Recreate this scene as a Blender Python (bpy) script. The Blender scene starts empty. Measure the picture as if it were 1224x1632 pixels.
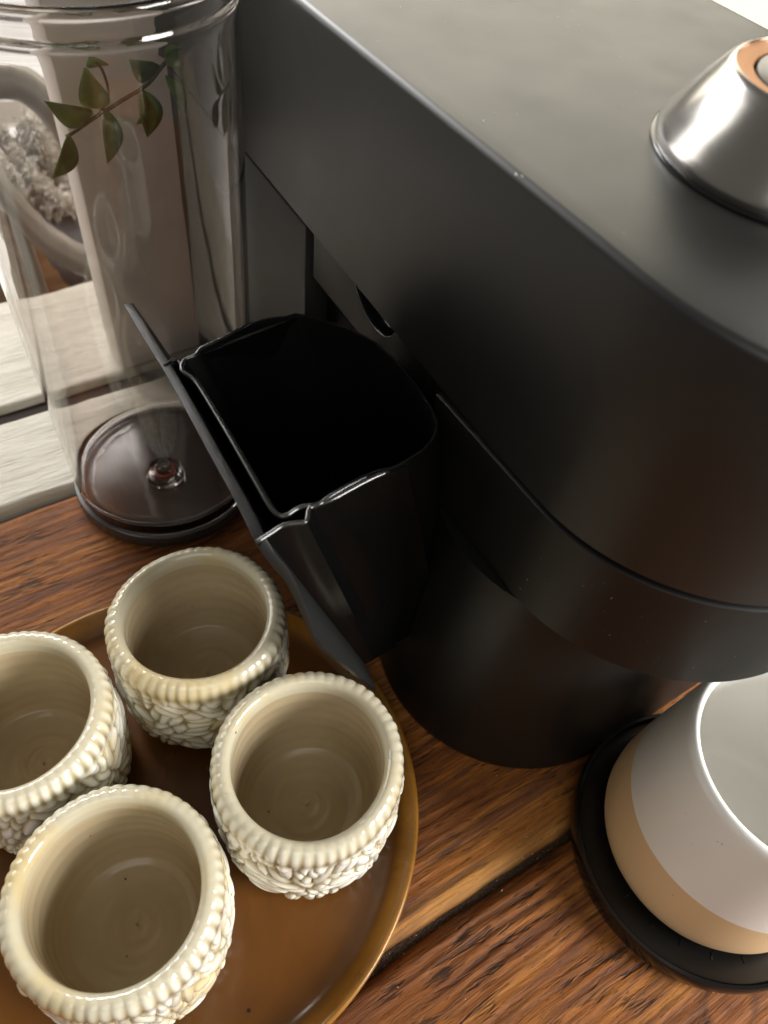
import bpy, bmesh, math, random
import numpy as np
from mathutils import Vector, Matrix

# ------------------------------------------------------------------ camera, world, lights
scene = bpy.context.scene
COL = scene.collection
CAM_ROT = ((0.8471067, -0.3686319, 0.3827804),      # rows: world x, y, z in camera axes (right, down, forward)
           (-0.5244126, -0.6964709, 0.4898161),
           (0.0860336, -0.6156613, -0.7833003))
CAM_POS = Vector((0, 0, .42))
FPX = 1270.24
cam_data = bpy.data.cameras.new("camera")
cam = bpy.data.objects.new("camera", cam_data)
COL.objects.link(cam)
m = Matrix([[CAM_ROT[i][0], -CAM_ROT[i][1], -CAM_ROT[i][2], CAM_POS[i]] for i in range(3)] + [[0, 0, 0, 1]])
cam.matrix_world = m
cam_data.sensor_fit = 'VERTICAL'
cam_data.sensor_height = 36
cam_data.lens = FPX / 1632 * 36
cam_data.clip_start = .005
cam_data.clip_end = 50
cam_data.dof.use_dof = True
cam_data.dof.focus_distance = .36
cam_data.dof.aperture_fstop = 9.5
scene.camera = cam

scene.view_settings.view_transform = 'Standard'
scene.view_settings.look = 'None'
scene.view_settings.exposure = 0
scene.view_settings.gamma = 1

world = bpy.data.worlds.new("World")
scene.world = world
world.use_nodes = True
world.node_tree.nodes["Background"].inputs[0].default_value = (.85, .8, .72, 1)
world.node_tree.nodes["Background"].inputs[1].default_value = .21


def area(name, loc, target, sx, sy, power, color):
    l = bpy.data.lights.new(name, 'AREA')
    l.shape = 'RECTANGLE'
    l.size = sx
    l.size_y = sy
    l.energy = power
    l.color = color
    o = bpy.data.objects.new(name, l)
    COL.objects.link(o)
    o.location = loc
    d = Vector(target) - Vector(loc)
    o.rotation_euler = d.to_track_quat('-Z', 'Y').to_euler()
    return o


# the tall window beyond the sill (its panes), a daylit wall beyond the machine, a window to the right, and added unseen fills
area("window_light_left", (-.75, 1.9, 1.0), (0, .3, .1), .8, 1.5, 17, (1, .98, .94))
area("window_light_far", (1.14, 1.62, .96), (.2, .2, .28), 1.8, .72, 19, (1, .925, .75))
area("room_fill", (-.7, -1.3, 1.5), (.1, .3, .1), 1.5, 1.2, 11, (1, .97, .92))  # unseen fill added behind the camera to lift panel and cup insides
area("window_light_right", (.95, -.98, .66), (.1, .06, .05), .6, .6, 38, (1, .985, .96))
area("floor_fill", (.2, 2.6, 1.6), (.4, 1.9, -.7), 1.2, 1.0, 85, (1, 1, 1))  # unseen fill added to brighten the floor beyond the sill
area("wall_fill", (2.4, .1, 1.1), (1.4, .95, 0), .8, .8, 40, (1, .97, .88))  # unseen fill added to brighten the white wall past the machine


# ------------------------------------------------------------------ helpers
def unz(px, py, z):
    r = [CAM_ROT[i][0] * (px - 612) + CAM_ROT[i][1] * (py - 816) + CAM_ROT[i][2] * FPX for i in range(3)]
    t = (z - .42) / r[2]
    return Vector((r[0] * t, r[1] * t, z))


def uny(px, py, y):
    r = [CAM_ROT[i][0] * (px - 612) + CAM_ROT[i][1] * (py - 816) + CAM_ROT[i][2] * FPX for i in range(3)]
    t = y / r[1]
    return Vector((r[0] * t, y, .42 + r[2] * t))


def empty(name, loc=(0, 0, 0)):
    o = bpy.data.objects.new(name, None)
    COL.objects.link(o)
    o.location = loc
    o.empty_display_size = .02
    return o


def tag(o, label=None, cat=None, group=None, kind=None):
    if label: o["label"] = label
    if cat: o["category"] = cat
    if group: o["group"] = group
    if kind: o["kind"] = kind
    return o


def link(name, me, mat=None, parent=None, smooth=True):
    o = bpy.data.objects.new(name, me)
    COL.objects.link(o)
    if mat and not me.materials: me.materials.append(mat)
    if smooth: me.polygons.foreach_set("use_smooth", [True] * len(me.polygons))
    if parent:
        o.parent = parent
        o.location = -parent.location      # meshes are written in world coordinates
    return o


def mesh(name, verts, faces, mat=None, parent=None, smooth=True):
    me = bpy.data.meshes.new(name)
    me.from_pydata([tuple(v) for v in verts], [], faces)
    me.update()
    return link(name, me, mat, parent, smooth)


def bm_obj(name, bm, mat=None, parent=None, smooth=False):
    me = bpy.data.meshes.new(name)
    bmesh.ops.recalc_face_normals(bm, faces=bm.faces)
    bm.to_mesh(me)
    bm.free()
    return link(name, me, mat, parent, smooth)


def autosmooth(o, ang=35):
    me = o.data
    me.polygons.foreach_set("use_smooth", [True] * len(me.polygons))
    me.set_sharp_from_angle(angle=math.radians(ang))
    return o


def lathe(name, prof, c, mat=None, parent=None, n=128, ang=35, closed=False):
    vs, fs = [], []
    for (r, z) in prof:
        for k in range(n):
            a = 2 * math.pi * k / n
            vs.append((c[0] + r * math.cos(a), c[1] + r * math.sin(a), c[2] + z))
    m_ = len(prof)
    for i in range(m_ if closed else m_ - 1):
        j = (i + 1) % m_
        for k in range(n):
            l = (k + 1) % n
            fs.append((i * n + k, i * n + l, j * n + l, j * n + k))
    o = mesh(name, vs, fs, mat, parent)
    bm = bmesh.new()
    bm.from_mesh(o.data)
    bmesh.ops.remove_doubles(bm, verts=bm.verts, dist=1e-6)
    bmesh.ops.recalc_face_normals(bm, faces=bm.faces)
    bm.to_mesh(o.data)
    bm.free()
    return autosmooth(o, ang)


def tube_mesh(name, pts, rad, mat=None, parent=None, n=10, closed=False):
    """a round tube through pts; rad a number or one per point"""
    P = [Vector(p) for p in pts]
    R_ = rad if isinstance(rad, (list, tuple)) else [rad] * len(P)
    vs, fs = [], []
    up = Vector((0, 0, 1))
    prev = None
    for i, p in enumerate(P):
        a = P[i - 1] if (i > 0 or closed) else p
        b = P[(i + 1) % len(P)] if (i < len(P) - 1 or closed) else p
        t = (b - a).normalized()
        if prev is None:
            u = t.cross(up)
            if u.length < .01: u = t.cross(Vector((1, 0, 0)))
        else:
            u = prev - t * prev.dot(t)
        u.normalize()
        prev = u
        v = t.cross(u)
        for k in range(n):
            an = 2 * math.pi * k / n
            vs.append(p + (u * math.cos(an) + v * math.sin(an)) * R_[i])
    rows = len(P) if closed else len(P) - 1
    for i in range(rows):
        j = (i + 1) % len(P)
        for k in range(n):
            l = (k + 1) % n
            fs.append((i * n + k, i * n + l, j * n + l, j * n + k))
    if not closed:
        fs.append(tuple(range(n))[::-1])
        fs.append(tuple((len(P) - 1) * n + k for k in range(n)))
    return mesh(name, vs, fs, mat, parent)


def smooth_path(pts, sub=6, closed=False):
    P = [Vector(p) for p in pts]
    n = len(P)
    out = []
    rng = range(n) if closed else range(n - 1)
    for i in rng:
        if closed:
            p0, p1, p2, p3 = P[i - 1], P[i], P[(i + 1) % n], P[(i + 2) % n]
        else:
            p0, p1, p2, p3 = P[max(i - 1, 0)], P[i], P[i + 1], P[min(i + 2, n - 1)]
        for k in range(sub):
            t = k / sub
            out.append(.5 * ((2 * p1) + (p2 - p0) * t + (2 * p0 - 5 * p1 + 4 * p2 - p3) * t * t + (3 * p1 - p0 - 3 * p2 + p3) * t ** 3))
    if not closed: out.append(P[-1])
    return out


def box_bm(bm, x0, x1, y0, y1, z0, z1, bev=0, seg=2):
    r = bmesh.ops.create_cube(bm, size=1)
    for v in r['verts']:
        v.co = Vector(((x0 + x1) / 2 + v.co.x * (x1 - x0), (y0 + y1) / 2 + v.co.y * (y1 - y0), (z0 + z1) / 2 + v.co.z * (z1 - z0)))
    if bev:
        es = list({e for v in r['verts'] for e in v.link_edges})
        bmesh.ops.bevel(bm, geom=es, offset=bev, segments=seg, affect='EDGES', profile=.5)


# ------------------------------------------------------------------ materials
class N:
    def __init__(s, name):
        s.m = bpy.data.materials.new(name)
        s.m.use_nodes = True
        s.t = s.m.node_tree
        s.b = s.t.nodes["Principled BSDF"]
        s.out = s.t.nodes["Material Output"]

    def add(s, typ, **kw):
        n = s.t.nodes.new(typ)
        for k, v in kw.items():
            if k.startswith('i_'):
                key = k[2:]
                key = int(key) if key.isdigit() else key.replace('_', ' ')
                n.inputs[key].default_value = v
            else:
                setattr(n, k, v)
        return n

    def l(s, a, b): s.t.links.new(a, b)

    def coords(s, scale=(1, 1, 1), rot=(0, 0, 0)):
        tc = s.add('ShaderNodeNewGeometry')
        mp = s.add('ShaderNodeMapping')
        mp.inputs['Scale'].default_value = scale
        mp.inputs['Rotation'].default_value = rot
        s.l(tc.outputs['Position'], mp.inputs['Vector'])
        return mp.outputs[0]

    def noise(s, vec, scale, detail=4, rough=.5, dist=0):
        n = s.add('ShaderNodeTexNoise')
        n.inputs['Scale'].default_value = scale
        n.inputs['Detail'].default_value = detail
        n.inputs['Roughness'].default_value = rough
        n.inputs['Distortion'].default_value = dist
        s.l(vec, n.inputs['Vector'])
        return n.outputs['Fac']

    def ramp(s, fac, stops):
        r = s.add('ShaderNodeValToRGB')
        e = r.color_ramp.elements
        while len(e) < len(stops): e.new(.5)
        for el, (p, c) in zip(e, stops):
            el.position = p
            el.color = (*c, 1) if len(c) == 3 else c
        s.l(fac, r.inputs[0])
        return r.outputs[0]

    def math(s, op, a, b=None, c=None):
        n = s.add('ShaderNodeMath', operation=op)
        for i, v in enumerate((a, b, c)):
            if v is None: continue
            if isinstance(v, (int, float)): n.inputs[i].default_value = v
            else: s.l(v, n.inputs[i])
        return n.outputs[0]

    def mix(s, fac, a, b, mode='MIX'):
        n = s.add('ShaderNodeMix', data_type='RGBA', blend_type=mode)
        for sock, v in ((n.inputs[0], fac), (n.inputs[6], a), (n.inputs[7], b)):
            if isinstance(v, (int, float)): sock.default_value = v
            elif isinstance(v, tuple): sock.default_value = (*v, 1)
            else: s.l(v, sock)
        return n.outputs[2]

    def bump(s, h, strength=.3, dist=.001, prev=None):
        n = s.add('ShaderNodeBump')
        n.inputs['Strength'].default_value = strength
        n.inputs['Distance'].default_value = dist
        s.l(h, n.inputs['Height'])
        if prev is not None: s.l(prev, n.inputs['Normal'])
        s.l(n.outputs[0], s.b.inputs['Normal'])
        return n.outputs[0]

    def set(s, **kw):
        for k, v in kw.items():
            key = k.replace('_', ' ')
            sock = s.b.inputs[key]
            if isinstance(v, tuple): sock.default_value = (*v, 1) if len(v) == 3 else v
            elif isinstance(v, (int, float)): sock.default_value = v
            else: s.l(v, sock)
        return s


def satin_black(name, col=(.012, .012, .012), rough=.36, spec=.5):
    n = N(name)
    v = n.coords()
    a = n.noise(v, 35, 3)
    f = n.noise(v, 2600, 2)
    rr = n.math('MULTIPLY_ADD', a, .11, rough - .055)
    n.set(Base_Color=col, Roughness=rr, Specular_IOR_Level=spec)
    n.bump(f, .05, .0001)
    return n.m


M = {}
M['satin'] = satin_black('satin black plastic', (.009, .0088, .008), .42, .6)
M['satin_side'] = satin_black('matte black housing', (.006, .0058, .0054), .44, .42)
M['gloss_black'] = satin_black('glossy black plastic', (.006, .006, .006), .14, .5)
M['dark_plastic'] = satin_black('dark plastic', (.006, .006, .006), .42, .35)
M['plate'] = satin_black('grey face plate plastic', (.011, .0113, .0105), .42, .38)
M['rim'] = satin_black('rounded rim plastic', (.02, .02, .018), .16, .9)
M['shell'] = satin_black('shell plastic', (.003, .003, .003), .22, .16)
M['rear'] = satin_black('rear housing with reflection in colour', (.034, .032, .030), .42, .6)  # black housing again, its bright reflection put into a lighter base colour
M['cavity'] = satin_black('unlit inner plastic', (.003, .003, .003), .6, .15)

n = N('polished chrome')
v = n.coords()
n.set(Base_Color=(.37, .355, .335), Metallic=1.0, Roughness=n.math('MULTIPLY_ADD', n.noise(v, 90, 4), .08, .18))
n.bump(n.noise(v, 60, 1), .04, .001)
M['chrome'] = n.m
n = N('brushed copper ring')
n.set(Base_Color=(.55, .27, .12), Metallic=.6, Roughness=.38)
M['copper'] = n.m
n = N('grey button')
n.set(Base_Color=(.12, .11, .1), Roughness=.35)
M['button'] = n.m

# old pine planks
n = N('aged oiled pine')
obi = n.add('ShaderNodeObjectInfo')
geo = n.add('ShaderNodeNewGeometry')
off = n.add('ShaderNodeVectorMath', operation='MULTIPLY_ADD')
cmb = n.add('ShaderNodeCombineXYZ')
n.l(n.math('MULTIPLY', obi.outputs['Random'], 7.0), cmb.inputs[0])
n.l(n.math('MULTIPLY', obi.outputs['Random'], 3.0), cmb.inputs[2])
off.inputs[1].default_value = (1, 1, 1)
n.l(geo.outputs['Position'], off.inputs[0])
n.l(cmb.outputs[0], off.inputs[2])
# gentle waviness of the grain
wn = n.add('ShaderNodeTexNoise'); wn.inputs['Scale'].default_value = 9; wn.inputs['Detail'].default_value = 2
n.l(off.outputs[0], wn.inputs['Vector'])
wv = n.add('ShaderNodeVectorMath', operation='MULTIPLY_ADD')
wv.inputs[1].default_value = (0, .007, 0)
n.l(wn.outputs['Color'], wv.inputs[0]); n.l(off.outputs[0], wv.inputs[2])


def mp(vec, sc, rot=0):
    q = n.add('ShaderNodeMapping'); q.inputs['Scale'].default_value = sc; q.inputs['Rotation'].default_value = (0, 0, rot)
    n.l(vec, q.inputs['Vector']); return q.outputs[0]


grain = n.noise(mp(wv.outputs[0], (10, 210, 60), .03), 1, 6, .62, .4)
broad = n.noise(mp(wv.outputs[0], (5, 42, 20), .03), 1, 4, .6, .5)
saw = n.noise(mp(wv.outputs[0], (42, 250, 60), .16), 1, 3, .6, .3)
patch = n.noise(mp(wv.outputs[0], (14, 26, 20), .1), 1, 4, .6, .2)
fine = n.noise(mp(off.outputs[0], (90, 1100, 500)), 1, 3, .7, 0)
c1 = n.ramp(broad, [(.25, (.15, .042, .007)), (.5, (.36, .118, .017)), (.75, (.60, .25, .045))])
c2 = n.mix(n.ramp(grain, [(.38, (1, 1, 1)), (.56, (0, 0, 0))]), c1, (.17, .054, .015))
dash = n.math('MULTIPLY', n.ramp(saw, [(.36, (1, 1, 1)), (.46, (0, 0, 0))]), n.ramp(patch, [(.42, (0, 0, 0)), (.56, (1, 1, 1))]))
c3 = n.mix(n.math('MULTIPLY', dash, .88), c2, (.022, .012, .007))
c4 = n.mix(n.math('MULTIPLY', n.ramp(fine, [(.35, (1, 1, 1)), (.6, (0, 0, 0))]), .35), c3, (.07, .025, .01))
# worn dark arris towards the joint: dirt gathered on the vertical flank
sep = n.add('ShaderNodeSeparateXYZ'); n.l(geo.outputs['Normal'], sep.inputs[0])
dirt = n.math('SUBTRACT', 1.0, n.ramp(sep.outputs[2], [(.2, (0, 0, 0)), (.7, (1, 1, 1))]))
g2 = n.noise(mp(wv.outputs[0], (34, 520, 120), .05), 1, 8, .72, .6)
c4 = n.mix(n.math('MULTIPLY', n.ramp(g2, [(.40, (1, 1, 1)), (.50, (0, 0, 0))]), .5), c4, (.055, .02, .008))
c4 = n.mix(n.math('MULTIPLY', n.ramp(g2, [(.60, (0, 0, 0)), (.70, (1, 1, 1))]), .3), c4, (.62, .33, .12))
pore = n.noise(mp(off.outputs[0], (150, 900, 500)), 1, 2, .5, 0)
c4 = n.mix(n.math('MULTIPLY', n.ramp(pore, [(.30, (1, 1, 1)), (.36, (0, 0, 0))]), .7), c4, (.03, .012, .006))
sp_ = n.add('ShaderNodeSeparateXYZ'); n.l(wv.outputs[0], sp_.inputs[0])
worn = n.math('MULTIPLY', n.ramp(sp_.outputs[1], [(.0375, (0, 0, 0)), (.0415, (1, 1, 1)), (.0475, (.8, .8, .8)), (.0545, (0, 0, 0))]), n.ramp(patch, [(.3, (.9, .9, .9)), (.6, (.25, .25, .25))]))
c4 = n.mix(n.math('MULTIPLY', worn, .5), c4, (.58, .31, .09))  # painted pale band: wear plus the light caught on the rounded edge
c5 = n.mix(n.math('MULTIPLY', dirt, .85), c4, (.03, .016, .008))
# a knot near the front right
kc = unz(1165, 1606, 0)
kd = n.add('ShaderNodeVectorMath', operation='SUBTRACT'); n.l(geo.outputs['Position'], kd.inputs[0]); kd.inputs[1].default_value = kc
ks = n.add('ShaderNodeVectorMath', operation='MULTIPLY'); ks.inputs[1].default_value = (1, 1.25, 0); n.l(kd.outputs[0], ks.inputs[0])
kl = n.add('ShaderNodeVectorMath', operation='LENGTH'); n.l(ks.outputs[0], kl.inputs[0])
kr = n.math('ADD', kl.outputs['Value'], n.math('MULTIPLY_ADD', n.noise(off.outputs[0], 160, 3), .006, -.003))
kcol = n.ramp(n.math('MULTIPLY', kr, 60), [(0, (.05, .015, .006)), (.12, (.22, .07, .018)), (.62, (.30, .10, .022)), (.8, (.035, .012, .006))])
c6 = n.mix(n.math('MULTIPLY', n.ramp(kr, [(.009, (1, 1, 1)), (.0175, (0, 0, 0))]), n.math('MULTIPLY_ADD', g2, .9, .35)), c5, kcol)
wvt = n.add('ShaderNodeTexWave', wave_type='BANDS', bands_direction='Y'); wvt.inputs['Scale'].default_value = 1; wvt.inputs['Distortion'].default_value = 3.2; wvt.inputs['Detail'].default_value = 3; wvt.inputs['Detail Scale'].default_value = 1.2
n.l(mp(wv.outputs[0], (16, 52, 20), .03), wvt.inputs['Vector'])
rmask = n.ramp(n.noise(mp(wv.outputs[0], (7, 16, 10), .1), 1, 3, .6, .4), [(.40, (.12, .12, .12)), (.60, (1, 1, 1))])
ridge = n.math('SUBTRACT', 1.0, n.math('MULTIPLY', n.math('SUBTRACT', 1.0, wvt.outputs['Fac']), rmask))
c6 = n.mix(n.math('MULTIPLY', n.ramp(ridge, [(.05, (1, 1, 1)), (.45, (0, 0, 0))]), .55), c6, (.075, .028, .010))
rgh = n.math('MULTIPLY_ADD', grain, .3, .40)
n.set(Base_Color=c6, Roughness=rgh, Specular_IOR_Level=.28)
h = n.math('ADD', n.math('ADD', n.math('MULTIPLY', g2, .9), n.math('MULTIPLY', ridge, .7)), n.math('MULTIPLY', dash, -.7))
b1 = n.bump(h, .8, .0015)
n.bump(fine, .25, .0003, b1)
M['pine'] = n.m

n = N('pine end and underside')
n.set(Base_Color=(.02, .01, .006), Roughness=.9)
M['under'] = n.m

n = N('packed dirt and crumbs')
n.set(Base_Color=n.ramp(n.noise(n.coords(), 900, 3), [(.4, (.02, .011, .006)), (.7, (.10, .055, .025))]), Roughness=.9)
n.bump(n.noise(n.coords(), 700, 3), 1.0, .001)
M['dirt'] = n.m
n = N('pale crumbs')
n.set(Base_Color=n.ramp(n.noise(n.coords(), 400, 2), [(.4, (.10, .05, .02)), (.6, (.6, .45, .28))]), Roughness=.9)
M['crumb'] = n.m

# cream painted sill boards 
n = N('chalky cream paint')
v = n.coords()
v2 = n.coords((14, 120, 60), (0, 0, .02))
a = n.noise(v2, 1, 5, .65, .6)
b_ = n.noise(v, 18, 4, .6)
s3 = n.noise(n.coords((60, 700, 300)), 1, 2)
col = n.ramp(n.math('MULTIPLY_ADD', b_, .5, n.math('MULTIPLY', a, .5)), [(.3, (.38, .34, .27)), (.5, (.52, .475, .39)), (.7, (.60, .56, .48))])
n.set(Base_Color=col, Roughness=.55)
n.bump(n.math('ADD', a, n.math('MULTIPLY', s3, .35)), .75, .002)
M['cream'] = n.m

n = N('taupe painted panel')
v = n.coords((3, 3, 6))
a = n.noise(v, 4, 4, .6, 1)
n.set(Base_Color=n.ramp(a, [(.3, (.70, .64, .58)), (.7, (.78, .72, .66))]), Roughness=.5)
n.bump(n.noise(n.coords(), 120, 3), .2, .0006)
M['taupe'] = n.m

n = N('brown glazed stoneware')
v = n.coords()
a = n.noise(v, 22, 5, .6, .5)
sp = n.add('ShaderNodeTexVoronoi', feature='F1'); sp.inputs['Scale'].default_value = 75; n.l(v, sp.inputs['Vector'])
spk = n.math('MULTIPLY', n.ramp(sp.outputs['Distance'], [(.05, (1, 1, 1)), (.09, (0, 0, 0))]), n.ramp(n.noise(v, 31, 1), [(.52, (0, 0, 0)), (.56, (1, 1, 1))]))
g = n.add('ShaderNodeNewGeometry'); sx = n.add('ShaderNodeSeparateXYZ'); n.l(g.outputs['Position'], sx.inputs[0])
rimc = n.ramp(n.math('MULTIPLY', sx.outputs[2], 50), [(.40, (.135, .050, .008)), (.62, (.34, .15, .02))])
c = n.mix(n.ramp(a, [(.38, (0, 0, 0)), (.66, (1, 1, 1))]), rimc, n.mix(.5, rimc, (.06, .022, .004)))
c = n.mix(spk, c, (.02, .008, .004))
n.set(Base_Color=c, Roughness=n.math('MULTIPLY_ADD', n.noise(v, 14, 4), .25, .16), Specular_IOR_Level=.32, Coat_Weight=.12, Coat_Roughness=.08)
n.bump(n.noise(v, 90, 3), .08, .0006)
M['tray'] = n.m

# white-cream crackled glaze: thick in the hollows (tan), thin on the high relief (white)
n = N('cream celadon glaze')
v = n.coords()
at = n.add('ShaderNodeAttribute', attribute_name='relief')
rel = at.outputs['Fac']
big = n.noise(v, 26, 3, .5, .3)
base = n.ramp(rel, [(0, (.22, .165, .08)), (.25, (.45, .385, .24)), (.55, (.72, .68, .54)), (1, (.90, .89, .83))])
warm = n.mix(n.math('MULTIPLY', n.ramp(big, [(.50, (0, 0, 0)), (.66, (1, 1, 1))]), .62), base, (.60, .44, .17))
sp = n.add('ShaderNodeTexVoronoi', feature='F1'); sp.inputs['Scale'].default_value = 115; n.l(v, sp.inputs['Vector'])
spk = n.math('MULTIPLY', n.ramp(sp.outputs['Distance'], [(.045, (1, 1, 1)), (.075, (0, 0, 0))]), n.ramp(n.noise(v, 53, 1), [(.57, (0, 0, 0)), (.6, (1, 1, 1))]))
c = n.mix(n.math('MULTIPLY', spk, .85), warm, (.06, .03, .015))
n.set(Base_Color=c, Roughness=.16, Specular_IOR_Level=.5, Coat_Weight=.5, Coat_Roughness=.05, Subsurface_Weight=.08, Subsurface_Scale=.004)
n.b.inputs['Subsurface Radius'].default_value = (1, .8, .5)
n.bump(n.noise(v, 240, 3), .12, .0005)
M['glaze'] = n.m
n = N('inner cup glaze')
v = n.coords()
big = n.noise(v, 20, 3, .5, .3)
base = n.ramp(big, [(.3, (.42, .33, .20)), (.7, (.52, .425, .27))])
sp = n.add('ShaderNodeTexVoronoi', feature='F1'); sp.inputs['Scale'].default_value = 105; n.l(v, sp.inputs['Vector'])
spk = n.math('MULTIPLY', n.ramp(sp.outputs['Distance'], [(.045, (1, 1, 1)), (.075, (0, 0, 0))]), n.ramp(n.noise(v, 53, 1), [(.57, (0, 0, 0)), (.6, (1, 1, 1))]))
c = n.mix(n.math('MULTIPLY', spk, .85), base, (.06, .03, .015))
n.set(Base_Color=c, Roughness=.22, Specular_IOR_Level=.5)
n.bump(n.noise(v, 150, 3), .06, .0005)
M['glaze_in'] = n.m

# two-tone mug
n = N('white and sand mug glaze')
v = n.coords()
g = n.add('ShaderNodeNewGeometry'); sx = n.add('ShaderNodeSeparateXYZ'); n.l(g.outputs['Position'], sx.inputs[0])
zz = n.math('MULTIPLY_ADD', n.noise(v, 90, 2), .0009, n.math('MULTIPLY_ADD', n.noise(v, 14, 2), .004, sx.outputs[2]))
lin = n.math('MULTIPLY_ADD', sx.outputs[0], 0.0, zz)
MUG_LINE = .058
sel = n.math('GREATER_THAN', lin, MUG_LINE)
sp = n.add('ShaderNodeTexVoronoi', feature='F1'); sp.inputs['Scale'].default_value = 150; n.l(v, sp.inputs['Vector'])
spk = n.math('MULTIPLY', n.ramp(sp.outputs['Distance'], [(.035, (1, 1, 1)), (.06, (0, 0, 0))]), n.ramp(n.noise(v, 53, 1), [(.55, (0, 0, 0)), (.6, (1, 1, 1))]))
dxy = n.add('ShaderNodeVectorMath', operation='SUBTRACT'); n.l(g.outputs['Position'], dxy.inputs[0]); dxy.inputs[1].default_value = (.2405, -.0015, 0)
dxm = n.add('ShaderNodeVectorMath', operation='MULTIPLY'); dxm.inputs[1].default_value = (1, 1, 0); n.l(dxy.outputs[0], dxm.inputs[0])
dot = n.add('ShaderNodeVectorMath', operation='DOT_PRODUCT'); n.l(dxm.outputs[0], dot.inputs[0]); n.l(g.outputs['Normal'], dot.inputs[1])
sel = n.math('MAXIMUM', sel, n.math('LESS_THAN', dot.outputs['Value'], 0.0))      # glazed white inside as well
c = n.mix(sel, (.72, .51, .29), (.88, .865, .82))
c = n.mix(n.math('MULTIPLY', spk, .8), c, (.12, .08, .05))
n.set(Base_Color=c, Roughness=n.math('MULTIPLY_ADD', sel, -.25, .5), Specular_IOR_Level=.5)
n.bump(n.math('ADD', n.noise(v, 200, 2), n.math('MULTIPLY', sel, 6)), .1, .0006)
M['mug'] = n.m

# clear tank plastic
n = N('clear smoky plastic')
v = n.coords((40, 40, 6))
n.set(Base_Color=(.95, .925, .91), Roughness=.015, IOR=1.46, Transmission_Weight=1.0)
n.bump(n.noise(v, 1, 2, .5, .3), .05, .003)
M['clear'] = n.m
n = N('tank floor tint')
n.set(Base_Color=(.035, .031, .029), Roughness=.2, Specular_IOR_Level=.6)
M['tank_floor'] = n.m
n = N('red seal')
n.set(Base_Color=(.22, .03, .025), Roughness=.4)
M['red'] = n.m
n = N('leaf green')
v = n.coords()
n.set(Base_Color=n.ramp(n.noise(v, 60, 3), [(.3, (.045, .11, .035)), (.7, (.16, .28, .06))]), Roughness=.4)
M['leaf'] = n.m
n = N('leaf stem')
n.set(Base_Color=(.05, .055, .025), Roughness=.6)
M['stem'] = n.m
n = N('pale grey bentwood')
n.set(Base_Color=n.ramp(n.noise(n.coords((8, 8, 8)), 3, 3), [(.3, (.22, .20, .17)), (.7, (.30, .28, .25))]), Roughness=.35)
M['bent'] = n.m
n = N('sheepskin wool')
n.set(Base_Color=n.ramp(n.noise(n.coords(), 22, 3), [(.35, (.42, .38, .34)), (.65, (.72, .69, .63))]), Roughness=.9)
M['wool'] = n.m
n = N('charcoal cushion cloth')
n.set(Base_Color=(.055, .055, .062), Roughness=.9)
n.bump(n.noise(n.coords(), 300, 2), .4, .001)
M['charcoal'] = n.m
n = N('warm brown wood')
n.set(Base_Color=n.ramp(n.noise(n.coords((4, 30, 30)), 3, 4), [(.3, (.16, .075, .03)), (.7, (.34, .18, .08))]), Roughness=.5)
M['brown'] = n.m
n = N('pale floor')
n.set(Base_Color=n.ramp(n.noise(n.coords((2, 8, 2)), 2, 3), [(.3, (.62, .60, .57)), (.7, (.78, .77, .74))]), Roughness=.6)
M['floor'] = n.m
n = N('white plaster')
n.set(Base_Color=(.85, .83, .76), Roughness=.7)
n.bump(n.noise(n.coords(), 40, 4), .2, .002)
M['plaster'] = n.m
n = N('dark scroll reflection')
n.set(Base_Color=(.03, .03, .03), Roughness=.5)
M['scroll_refl'] = n.m
n = N('dust')
n.set(Base_Color=(.75, .72, .65), Roughness=.9)
M['dust'] = n.m
n = N('bright glaze dash')
n.set(Base_Color=(.35, .33, .3), Roughness=.3)
M['slotmetal'] = n.m

# ------------------------------------------------------------------ table: planks along x
table = tag(empty("wooden_table", (0, 0, 0)), "worn orange-brown pine plank table under the tray and machine", "table")
EDGE = [(-.29, -.129), (-.1245, .0347), (.0384, .2045), (.208, .3735)]


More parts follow.
